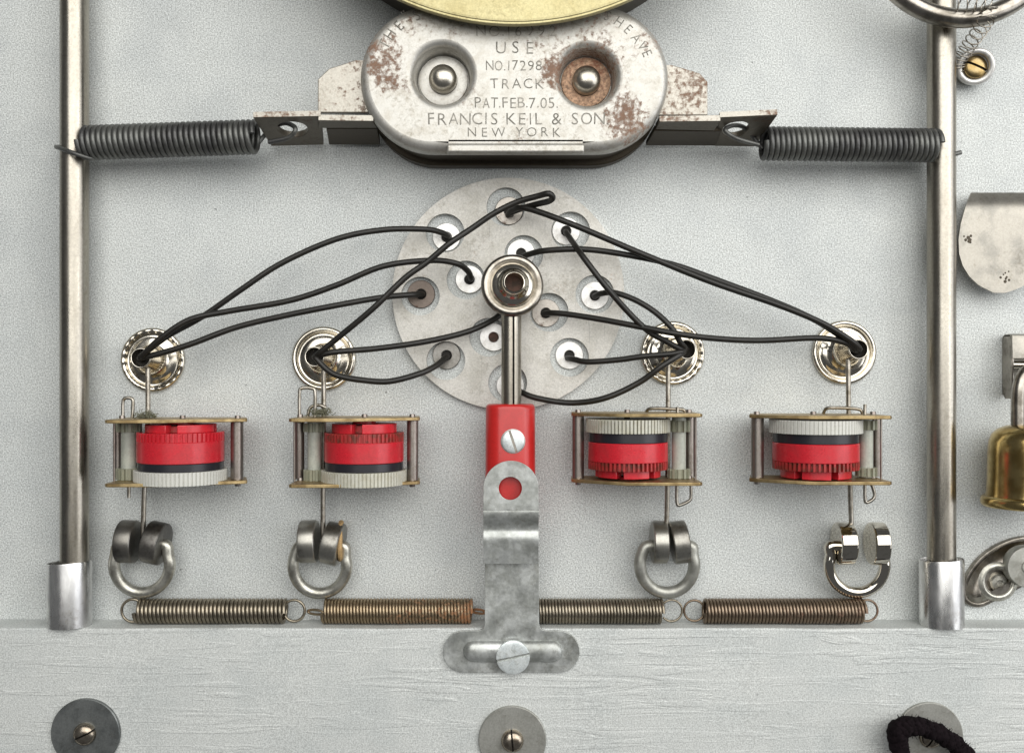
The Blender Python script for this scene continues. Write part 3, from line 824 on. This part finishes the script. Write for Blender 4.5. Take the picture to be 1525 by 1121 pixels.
movement(dict(label="gear movement with white gear on top, just right of the red block", box=(851, 1047, 618, 719), flip=True, vertex=935, drum=(875, 995),
    pins=(861, 934, 1026), pillars=((861, 8.5, 62), (1028, 6.5, 48), (1036, 1.6, 90)), levels=(713, 701, 689, 660, 645, 625), teethmat="red_gear_dirty", tdepth=0.10,
    wscale=1.06, white="white_gear_dirty", wdepth=0.08, pinion=(1011, 10), pingears=((628, 645, "pinion_nylon"), (702, 716, "pinion_nylon")), crown=20,
    clips=[[(1008, 722, 62), (1008, 747, 62), (1012, 752, 62), (1027, 745, 62), (1029, 738, 62), (1029, 722, 62)],
           [(962, 615, 45), (966, 609, 50), (980, 608, 55), (1005, 609, 60), (1018, 610, 62), (1021, 616, 62)], [(1009, 616, 66), (1009, 606, 66)]]))
movement(dict(label="gear movement with clean white gear on top, rightmost of the four", box=(1117, 1330, 621, 718), flip=True, vertex=1213, drum=(1151, 1278),
    pins=(1127, 1211, 1300), pillars=((1128, 9.0, 62), (1306, 5.5, 48), (1312, 1.6, 90)), levels=(714, 701, 689, 661, 646, 626), teethmat="red_gear_dirty", tdepth=0.10,
    wscale=1.075, white="white_plastic", wdepth=0.02, pinion=(1290, 9.5), pingears=((628, 642, "pinion_nylon"), (700, 713, "pinion_nylon")), crown=45,
    clips=[[(1288, 721, 62), (1288, 742, 62), (1291, 748, 62), (1301, 742, 62), (1302, 734, 62), (1298, 721, 62)],
           [(1226, 615, 45), (1231, 608, 50), (1245, 607, 55), (1270, 608, 60), (1281, 610, 62), (1285, 616, 62)], [(1288, 617, 66), (1288, 602, 66)]]))

# thin steel spindles from each eyelet through the movement down to its ring
for pts, lab in (
    ([(220, 546, 36), (220, 626, 36), (215, 726, 36), (213, 800, 36)], "thin steel spindle through the leftmost gear movement"),
    ([(482, 548, 36), (482, 626, 36), (481, 726, 36), (481, 800, 36)], "thin steel spindle through the second gear movement from the left"),
    ([(995, 540, 36), (995, 620, 36), (994, 722, 36), (992, 800, 36)], "thin steel spindle through the gear movement right of the red block"),
    ([(1263, 535, 36), (1264, 620, 36), (1266, 722, 36), (1268, 786, 36)], "thin steel spindle through the rightmost gear movement")):
    w_ = [W(*q) for q in pts]
    b = MB(); b.tube(spline(w_, 6), 3.6, 12)
    single("spindle", b, "wire_steel", lab, "spindle", w_[-1], "spindles joining eyelets and rings", sharp=80)

# fluff caught on the two left movements
def fluff(ix, iy, lab, n, seed):
    rn = random.Random(seed); c = W(ix, iy, 62); b = MB()
    for k in range(n):
        p = Vector((rn.gauss(0, 7), rn.uniform(-4, 1), rn.gauss(0, 6)))+c
        d = Vector((rn.gauss(0, 1), abs(rn.gauss(0, 1)), rn.gauss(0, 1))).normalized()
        q = p+d*rn.uniform(4, 10); m_ = (p+q)/2+Vector((rn.gauss(0, 2), rn.gauss(0, 2), rn.gauss(0, 2)))
        b.tube(spline([p, m_, q], 4), 0.45, 4)
    o = single("dust_fluff", b, "dust_fluff", lab, "fluff", c); o['kind'] = 'stuff'
fluff(216, 619, "tuft of grey fluff on top of the leftmost gear movement", 110, 1)
fluff(477, 614, "tuft of grey fluff on top of the second gear movement", 150, 2)

# ------------------------------------------------------------------ rings with paired discs
def pendant(xL, xR, yd, arc, mat_ring, mat_disc, label, r=31, hd=33, tkL=23, tkR=23, wire=8.4, cork=False, yR=None, axes=((1, 0, 0), (1, 0, 0))):
    c0 = W((xL+xR)/2, yd, hd)
    t = thing("shackle_ring", label, "ring", (c0.x, c0.y, 0), "shackle rings with paired discs")
    for ix, tk, iy, axd in ((xL, tkL, yd, axes[0]), (xR, tkR, yR or yd, axes[1])):
        c = W(ix, iy, hd); h_ = tk/2
        part("end_disc", MB().lathe([(0, -h_), (r-3.4, -h_), (r-1.6, -h_+0.5), (r-0.4, -h_+1.7), (r, -h_+3.4), (r, h_-3.4), (r-0.4, h_-1.7), (r-1.6, h_-0.5), (r-3.4, h_), (0, h_)], c, axd, 48), mat_disc, t, sharp=28)
    pts = spline([W(*q) for q in arc], 10)
    b = MB(); b.tube(pts, wire, 16); part("bow", b, mat_ring, t, sharp=80)
    if cork:
        c = W(xR+12, yd-1, hd-7)
        part("cork_pad", MB().lathe([(0, -3), (29.5, -3), (30.5, 0), (29, 3), (0, 3)], c, (1, 0, -0.1), 36), "cork", t)
def bow(cx, cy, rx_, ry_, lx, rx2, yd, h=33, hb=24):
    """C-shaped bow from the left disc round the bottom to the right disc"""
    p = [(lx+8, yd, h), (lx-6, yd+2, h)]
    for a in range(160, 381, 20):
        p.append((cx+rx_*math.cos(R(a)), cy-ry_*math.sin(R(a)), h-(h-hb)*max(0, -math.sin(R(a)))))
    p += [(rx2+6, yd+2, h), (rx2-8, yd, h)]
    return p
pendant(191, 232, 806, bow(211.5, 840, 41.5, 42, 182, 242, 810), "pewter", "magnet_dark", "dull grey ring with two dark discs below the leftmost gear movement", yR=808, axes=((1, -0.05, 0), (1, -0.20, 0.08)), tkL=25, tkR=25)
pendant(460, 496, 806, bow(476.5, 842, 40, 41, 451, 507, 812), "pewter", "magnet_mid", "dull grey ring with two discs and a cork pad below the second gear movement", cork=True, yR=809, axes=((1, 0.02, 0), (1, -0.2, 0.08)), tkL=25, tkR=25)
pendant(982, 1012, 807, bow(993.5, 840, 40.5, 42, 968, 1024, 812), "pewter_rough", "magnet_mid", "rust speckled grey ring with two discs below the third gear movement", wire=8.8, axes=((1, 0.0, 0), (1, 0.14, 0)), tkL=22, tkR=24)
pendant(1257, 1306, 809, bow(1276, 840, 41.5, 42, 1242, 1312, 812), "chrome", "chrome", "shiny chromed ring with two mirror discs near the right rod", tkL=24, tkR=22)

# ------------------------------------------------------------------ black wires
def wire(pts, lab, h_in=56, lift=0, end_h=2, both=False, r=4.4):
    n = len(pts); out = []
    for i, q in enumerate(pts):
        if len(q) == 3: out.append(W(*q)); continue
        f = i/(n-1)
        h = h_in+12*math.sin(min(1, f*4)*math.pi/2)*(1 if f < 0.75 else (1-f)/0.25)
        if f > 0.62: h = h*(1-((f-0.62)/0.38)**1.5)+16*((f-0.62)/0.38)**1.5
        out.append(W(q[0], q[1], h+lift))
    a = out[-1]
    out.append(Vector((a.x, a.y, end_h)))
    # tail into the eyelet tube
    rk = random.Random(lab)
    for i in range(3, len(out)-3): out[i] = out[i]+Vector((0, rk.uniform(-1.1, 1.1), rk.uniform(-3, 3)))
    b = MB(); b.tube(spline(out, 10), r, 10)
    single("wire", b, "black_rubber", lab, "wire", out[-1], "black insulated wires", sharp=80)
e1 = [(216, 536, 26), (209, 534, 50)]; e2 = [(474, 534, 26), (469, 532, 50)]; e3 = [(1014, 523, 26), (1021, 521, 50)]; e4 = [(1270, 523, 26), (1277, 521, 50)]
wire(e1+[(213, 528, 63), (250, 500), (300, 471), (360, 431), (420, 393), (500, 356), (570, 342), (632, 341), (656, 346), (667, 351)], "black wire arching highest from the leftmost eyelet to the upper left hole", lift=-4)
wire(e1+[(215, 527, 66), (240, 503), (283, 477), (340, 463), (430, 448), (500, 425), (570, 398), (640, 387), (680, 392), (697, 404), (701, 414)], "black wire from the leftmost eyelet to the hole left of the central eyelet", lift=4)
wire(e1+[(215, 532, 60), (240, 526), (285, 513), (350, 487), (420, 470), (500, 456), (570, 443), (612, 439), (628, 438)], "lowest black wire from the leftmost eyelet to the leftmost disc hole", lift=-6)
wire(e2+[(475, 526, 66), (500, 505, 74), (553, 461, 82), (603, 415, 86), (636, 390, 86), (669, 364, 84), (702, 341, 82), (735, 318, 82), (768, 301, 84), (801, 291, 90), (817, 290, 94), (823, 294, 90), (817, 299, 78), (801, 304, 58), (776, 311, 36), (761, 317, 20)], "black wire crossing the disc diagonally and doubling back at the top hole")
wire(list(reversed([(757, 319, 12), (764, 313, 30), (785, 312, 46), (850, 334, 62), (960, 380, 70), (1060, 419, 72), (1160, 455, 74), (1222, 480, 76), (1262, 504, 72), (1279, 518, 64)]+[(1278, 522, 50), (1272, 523, 26)])), "upper black wire from the topmost disc hole down to the rightmost eyelet")
wire(list(reversed([(776, 383, 12), (790, 378, 28), (815, 373, 42), (870, 371, 52), (930, 378, 60), (1000, 394, 64), (1060, 413, 66), (1150, 448, 68), (1210, 474, 70), (1250, 500, 68), (1271, 519, 62)]+[(1276, 523, 50), (1270, 524, 26)])), "black wire from above the central eyelet to the rightmost eyelet")
wire(list(reversed([(843, 346, 12), (849, 355, 28), (866, 380, 70), (900, 424, 80), (935, 464, 76), (965, 492, 70), (992, 509, 66), (1012, 519, 62), (1021, 522, 50), (1014, 524, 26)])), "black wire from the upper right hole slanting down to the third eyelet")
wire(list(reversed([(886, 441, 10), (896, 437, 26), (915, 436, 40), (945, 447, 50), (975, 464, 58), (1000, 488, 64), (1014, 511, 64), (1022, 521, 48), (1014, 524, 26)])), "short black wire from the rightmost disc hole to the third eyelet")
wire(list(reversed([(811, 467, 10), (822, 466, 26), (850, 468, 40), (900, 477, 56), (950, 486, 70), (1000, 496, 82), (1060, 504, 80), (1130, 506, 72), (1215, 503, 68), (1258, 510, 68), (1276, 521, 60), (1270, 524, 26)])), "black wire from the rusty washer passing over the third eyelet to the rightmost eyelet")
wire(list(reversed([(846, 533, 10), (855, 535, 26), (875, 538, 36), (920, 535, 48), (960, 530, 58), (1000, 527, 64), (1017, 523, 60), (1014, 524, 26)])), "short black wire from the lower right hole to the third eyelet")
wire(list(reversed([(762, 574, 12), (775, 583, 26), (800, 593, 34), (850, 600, 44), (900, 593, 54), (950, 571, 62), (985, 545, 68), (1012, 528, 64), (1020, 523, 50), (1014, 524, 26)])), "black wire sagging from the bottom disc hole up to the third eyelet")
wire(e2+[(470, 533, 64), (486, 549, 68), (505, 559, 66), (540, 567), (580, 568), (625, 557), (650, 544), (664, 532)], "black wire sagging from the second eyelet to the dark grey washer")
wire(e2+[(475, 529, 62), (500, 523, 66), (560, 518, 60), (630, 510, 48), (690, 496, 36), (725, 482, 28), (745, 468, 22), (757, 452, 16)], "black wire from the second eyelet passing behind the split tube")

# ------------------------------------------------------------------ washers with screws on the rail
def rail_washer(ix, iy, r, mat, label, screw, ang):
    H = RAIL_H+6; c = W(ix, iy, H); k_ = (D-H)/D; rr = r*k_
    t = thing("rail_washer", label, "washer", (c.x, c.y, RAIL_H), "large washers screwed to the rail")
    part("disc", MB().lathe([(0, 0.6), (rr, 0.6), (rr, 4.6), (rr-1.2, 5.6), (0, 5.6)], (c.x, c.y, RAIL_H), (0, 0, 1), 64), mat, t)
    if screw: slotted(t, c, RAIL_H+5.6, 16, 8, ang, "screw_steel", 2.6, 5.5)
rail_washer(126.5, 1092, 51.5, "washer_zinc", "dark grey washer with domed slotted screw at the lower left of the rail", True, R(25))
rail_washer(763, 1102, 50.5, "washer_zinc_light", "pale grey washer with slotted screw on the rail below the bracket", True, R(95))
rail_washer(1385, 1096, 50, "washer_zinc_light", "pale grey washer behind the black cord at the lower right", True, R(60))

# black twisted cord
core = spline([W(1352, 1190, 70), W(1343, 1130, 76), W(1336, 1094, 82), W(1346, 1082, 84), W(1368, 1081, 86), W(1395, 1090, 86), W(1420, 1106, 86), W(1440, 1126, 84), W(1465, 1165, 78)], 14)
cord = thing("black_cord", "thick black twisted cord looped over the washer at the lower right", "cord", core[0])
for s_ in range(3):
    pts = []
    u = Vector((0, 0, 1))
    for i, p in enumerate(core):
        tn = (core[min(i+1, len(core)-1)]-core[max(i-1, 0)]).normalized()
        uu = (u-tn*u.dot(tn)).normalized(); ww = tn.cross(uu)
        a = i*0.42+s_*2*math.pi/3
        pts.append(p+(uu*math.cos(a)+ww*math.sin(a))*(5.6+0.9*math.sin(i*0.9+s_*2)))
    part("strand", MB().tube(pts, [7.4+1.0*math.sin(i*1.7+s_)+2.6*math.exp(-((i-34)/16.0)**2) for i in range(len(pts))], 10), "black_yarn", cord, sharp=80)
rn = random.Random(5); b = MB()
for k in range(1100):
    i = rn.randrange(1, len(core)-1); p = core[i]
    d = Vector((rn.gauss(0, 1), rn.gauss(0, 1), rn.gauss(0, 1))).normalized()
    q = p+d*11; b.tube([q, q+d*rn.uniform(1.5, 5.5)+Vector((rn.gauss(0, 1.4), rn.gauss(0, 1.4), 0))], 0.4, 3)
fz = part("fuzz", b, "black_yarn", cord); fz['kind'] = 'stuff'

# ------------------------------------------------------------------ right-hand edge
# big ring at the top right
rc = W(1432, -113, 78); rk = (D-78)/D
b = MB(); b.tube([(rc.x+141*rk*math.cos(2*math.pi*k/96), rc.y+141*rk*math.sin(2*math.pi*k/96), 78) for k in range(96)], 13.4, 20, closed=True)
single("steel_ring", b, "dark_nickel", "thick dull steel ring at the top right in front of the rod", "ring", rc, sharp=80)
# loose fine coil of wire
path = spline([W(1424, 4, 96), W(1452, 6, 100), W(1472, 10, 100), W(1470, 28, 98), W(1460, 45, 80), W(1447, 62, 55), W(1436, 78, 40), W(1428, 92, 30), W(1426, 104, 24)], 40)
pts = []; nturn = 17
for i, p in enumerate(path):
    tn = (path[min(i+1, len(path)-1)]-path[max(i-1, 0)]).normalized()
    u = Vector((0, 0, 1)); u = (u-tn*u.dot(tn)).normalized(); w_ = tn.cross(u); a = 2*math.pi*nturn*i/len(path)
    pts.append(p+(u*math.cos(a)+w_*math.sin(a))*10.5)
b = MB(); b.tube(pts, 0.95, 6)
single("fine_wire_coil", b, "wire_steel", "loose coil of fine wire hanging over the steel ring at the top right", "coil", path[-1], sharp=80)
# cup washer with brass screw
c = W(1454, 99, 38); cbp = W(1448, 101, 0)
t = thing("cup_screw", "brass slotted screw in a pale nickel cup beside the right rod", "screw", cbp)
part("cup", MB().lathe([(20, 0.5), (24, 1), (25.5, 8), (26.3, 26), (26.6, 35), (25.6, 38.0), (23.8, 39.2), (20.0, 39.0), (18.0, 37.4), (17.2, 28), (0, 27)], cbp, c-cbp, 48), "washer_aluminium", t, sharp=60)
slotted(t, W(1455.3, 98.7, 36), 28, 16.6, 4.5, R(-24), "brass_screw", 3.6, 9)
# half round plate
pl_pts = [(1447, 287), (1438, 308), (1431, 333), (1427.5, 356), (1428.5, 378), (1434, 396), (1444, 412), (1458, 425), (1473, 432.5), (1489, 436), (1505, 434), (1525, 426), (1550, 405), (1566, 375), (1560, 330), (1545, 291)]
def plate_h(iy): 
    return 36-18*max(0, (318-iy)/32)**2 if iy < 318 else 36
from bisect import bisect
def half_plate():
    b = MB(); rows = []
    ys = [287+i*(436-287)/36 for i in range(37)]
    def span(y):
        xs = []
        n = len(pl_pts)
        for i in range(n):
            (x0, y0), (x1, y1) = pl_pts[i], pl_pts[(i+1) % n]
            if (y0-y)*(y1-y) <= 0 and abs(y1-y0) > 1e-6:
                xs.append(x0+(x1-x0)*(y-y0)/(y1-y0))
        return min(xs), max(xs)
    lps = []
    NXX = 16
    top = []; bot = []
    for y in ys:
        x0, x1 = span(min(435.8, max(291.2, y))) if y > 291 else (1447-(y-287)*0.4, 1545)
        if y > 435.5: x0, x1 = 1480, 1498
        h = plate_h(y)
        top.append([W(x0+(x1-x0)*k/NXX, y, h) for k in range(NXX+1)])
        bot.append([v-Vector((0, 0, 4)) for v in top[-1]])
    vs = [v for r_ in top for v in r_]+[v for r_ in bot for v in r_]
    m = NXX+1; nr = len(ys); o = nr*m; fs = []
    for i in range(nr-1):
        for k in range(NXX):
            a = i*m+k
            fs.append((a, a+1, a+m+1, a+m)); fs.append((o+a, o+a+m, o+a+m+1, o+a+1))
        fs.append((i*m, i*m+m, o+i*m+m, o+i*m)); e = i*m+NXX; fs.append((e, o+e, o+e+m, e+m))
    for k in range(NXX):
        fs.append((k, o+k, o+k+1, k+1)); e = (nr-1)*m+k; fs.append((e, e+1, o+e+1, o+e))
    return b.add(vs, fs)
hp = thing("rounded_plate", "worn nickel plate with a rounded lower edge right of the right rod", "plate", W(1490, 400, 0))
part("plate", half_plate(), "nickel_plate", hp, sharp=40)
for ix, iy in ((1441, 357), (1498, 411)):
    b = MB(); rn = random.Random(ix)
    for k in range(9):
        p = W(ix+rn.gauss(0, 4), iy+rn.gauss(0, 4), 36); r_ = rn.uniform(1.2, 3)
        b.lathe([(r_, 0), (r_*0.7, 0.35), (0, 0.4)], (p.x, p.y, 36.0), (0, 0, 1), 8)
    q = part("pitting", b, "dark_rust_steel", hp); q['kind'] = 'stuff'
part("post", MB().lathe([(0, 0.3), (16, 0.3), (16, 32), (0, 32)], W(1500, 360, 0), (0, 0, 1), 24), "dark_nickel", hp)
# wall clip with the bell
cl = thing("wall_clip", "dark nickel clip at the right edge above the brass bell", "clip", W(1530, 545, 0))
x0, x1 = W(1507, 540, 30).x, W(1570, 540, 30).x
b = MB()
yt_, ym_, yb_ = W(0, 497, 30).y, W(0, 534, 30).y, W(0, 594, 28).y
b.prism([(0, yt_-7), (2, yt_-2.5), (7, yt_), (24, yt_), (29, yt_-2.5), (31, yt_-7), (31, ym_), (27, ym_), (27, yt_-8), (24, yt_-4), (7, yt_-4), (4, yt_-8), (4, yb_+6), (2, yb_+6), (0, yb_+6)], x0, x1, (), lambda u, v, a: (a, v, u))
part("front_strap", b, "nickel_plate", cl, bevel=0.8)
b = MB(); b.prism([(2, yt_-6), (4, yt_-2), (8, yt_), (24, yt_), (29, yt_-5), (29, yb_+8), (24, yb_), (8, yb_), (2, yb_+6)], x0, x0+4, (), lambda u, v, a: (a, v, u))
part("side_cheek", b, "dark_nickel", cl, bevel=1.5)
part("pin", MB().lathe([(0, 0), (6, 0), (6, 70), (0, 70)], (x0+2, ym_-9, 17), (1, 0, 0), 20), "nickel", cl)
bc_ = W(1531, 700, 66)
bell = thing("brass_bell", "shiny brass bell on a hook at the right edge", "bell", (bc_.x, W(0, 752, 66).y, 66))
def by(iy): return W(0, iy, 66).y
kb = (D-66)/D
pr_ = [(0, 632), (16, 632), (30, 634), (42, 639), (50, 647), (54, 658), (55.5, 675), (56, 710), (57, 733), (58.5, 739)]
part("dome", MB().lathe([(r*kb, by(y)) for r, y in pr_], (bc_.x, 0, 66), (0, 1, 0), 64), "brass_bell", bell, sharp=60)
part("lip", MB().lathe([(r*kb, by(y)) for r, y in [(57, 738), (62, 739), (65, 743), (65.5, 749), (63, 754), (57, 755), (50, 752), (48, 740)]], (bc_.x, 0, 66), (0, 1, 0), 64), "brass_bell", bell, sharp=60)
part("hanger_hook", MB().tube(spline([W(1516, 640, 62), W(1516, 600, 62), W(1518, 575, 62), W(1526, 556, 60), W(1542, 548, 52), W(1560, 556, 42)], 8), 9.5, 14), "dark_nickel", bell, sharp=80)
# keyhole-like plate at the lower right
kp = [(1440, 897), (1437, 886), (1440, 870), (1449, 852), (1463, 834), (1480, 820), (1500, 809), (1522, 802), (1548, 800), (1572, 808), (1582, 828), (1572, 850), (1545, 868), (1515, 884), (1490, 897), (1468, 907), (1450, 905)]
sm = [tuple(v.xy) for v in spline([Vector((x, y, 0)) for x, y in kp+[kp[0]]], 5)[:-1]]
kpl = thing("stamped_plate", "dull leaf shaped stamped plate with a sunk screw at the lower right edge", "plate", W(1490, 865, 0))
mo = [tuple(W(x, y, 20).xy) for x, y in sm]
area_ = sum(mo[i][0]*mo[(i+1) % len(mo)][1]-mo[(i+1) % len(mo)][0]*mo[i][1] for i in range(len(mo)))
if area_ < 0: mo.reverse()
rings_ = []
hole_c = W(1487, 866, 24)
for ins, h in ((0, 0.6), (0, 6), (1.2, 8.5), (4, 9.0), (6.5, 8.5), (8.5, 10.5), (12, 15), (17, 20), (22, 22.5)):
    rings_.append([(p[0], p[1], h) for p in inset_outline(mo, ins)])
b = MB(); b.rings(rings_, cap_last=False)
last = [(p[0], p[1]) for p in rings_[-1]]
hole = circ(hole_c.x, hole_c.y, 19.5, 36)
tr = tessellate_polygon([[Vector((p[0], p[1], 0)) for p in l] for l in (last, hole)])
b.add([(p[0], p[1], 22.5) for p in last+hole], [tuple(q) for q in tr])
b.lathe([(19.5, 22.5), (18, 22), (16.6, 20), (16.2, 12), (0, 10)], (hole_c.x, hole_c.y, 0), (0, 0, 1), 36)
part("plate", b, "dark_nickel", kpl, sharp=50)
part("hole_ridge", MB().lathe([(19.0, 22.0), (20.5, 24.6), (23, 25.6), (26, 24.6), (29, 22.2)], (hole_c.x, hole_c.y, 0), (0, 0, 1), 40), "pewter", kpl, sharp=70)
sk = W(1489, 868, 18)
part("sunk_screw", MB().lathe([(0, 10), (13, 10), (13.2, 16), (11, 18.5), (5, 19), (3.5, 17.5), (0, 17.2)], (sk.x, sk.y, 0), (0, 0, 1), 32), "pewter", kpl)
wc = W(1531, 844, 36)
part("boss", MB().lathe([(0, 20), (30, 20), (30.5, 33), (29, 36), (10, 36.5), (9, 38), (6, 38.5), (0, 38)], (wc.x, wc.y, 0), (0, 0, 1), 40), "pewter_rough", kpl)
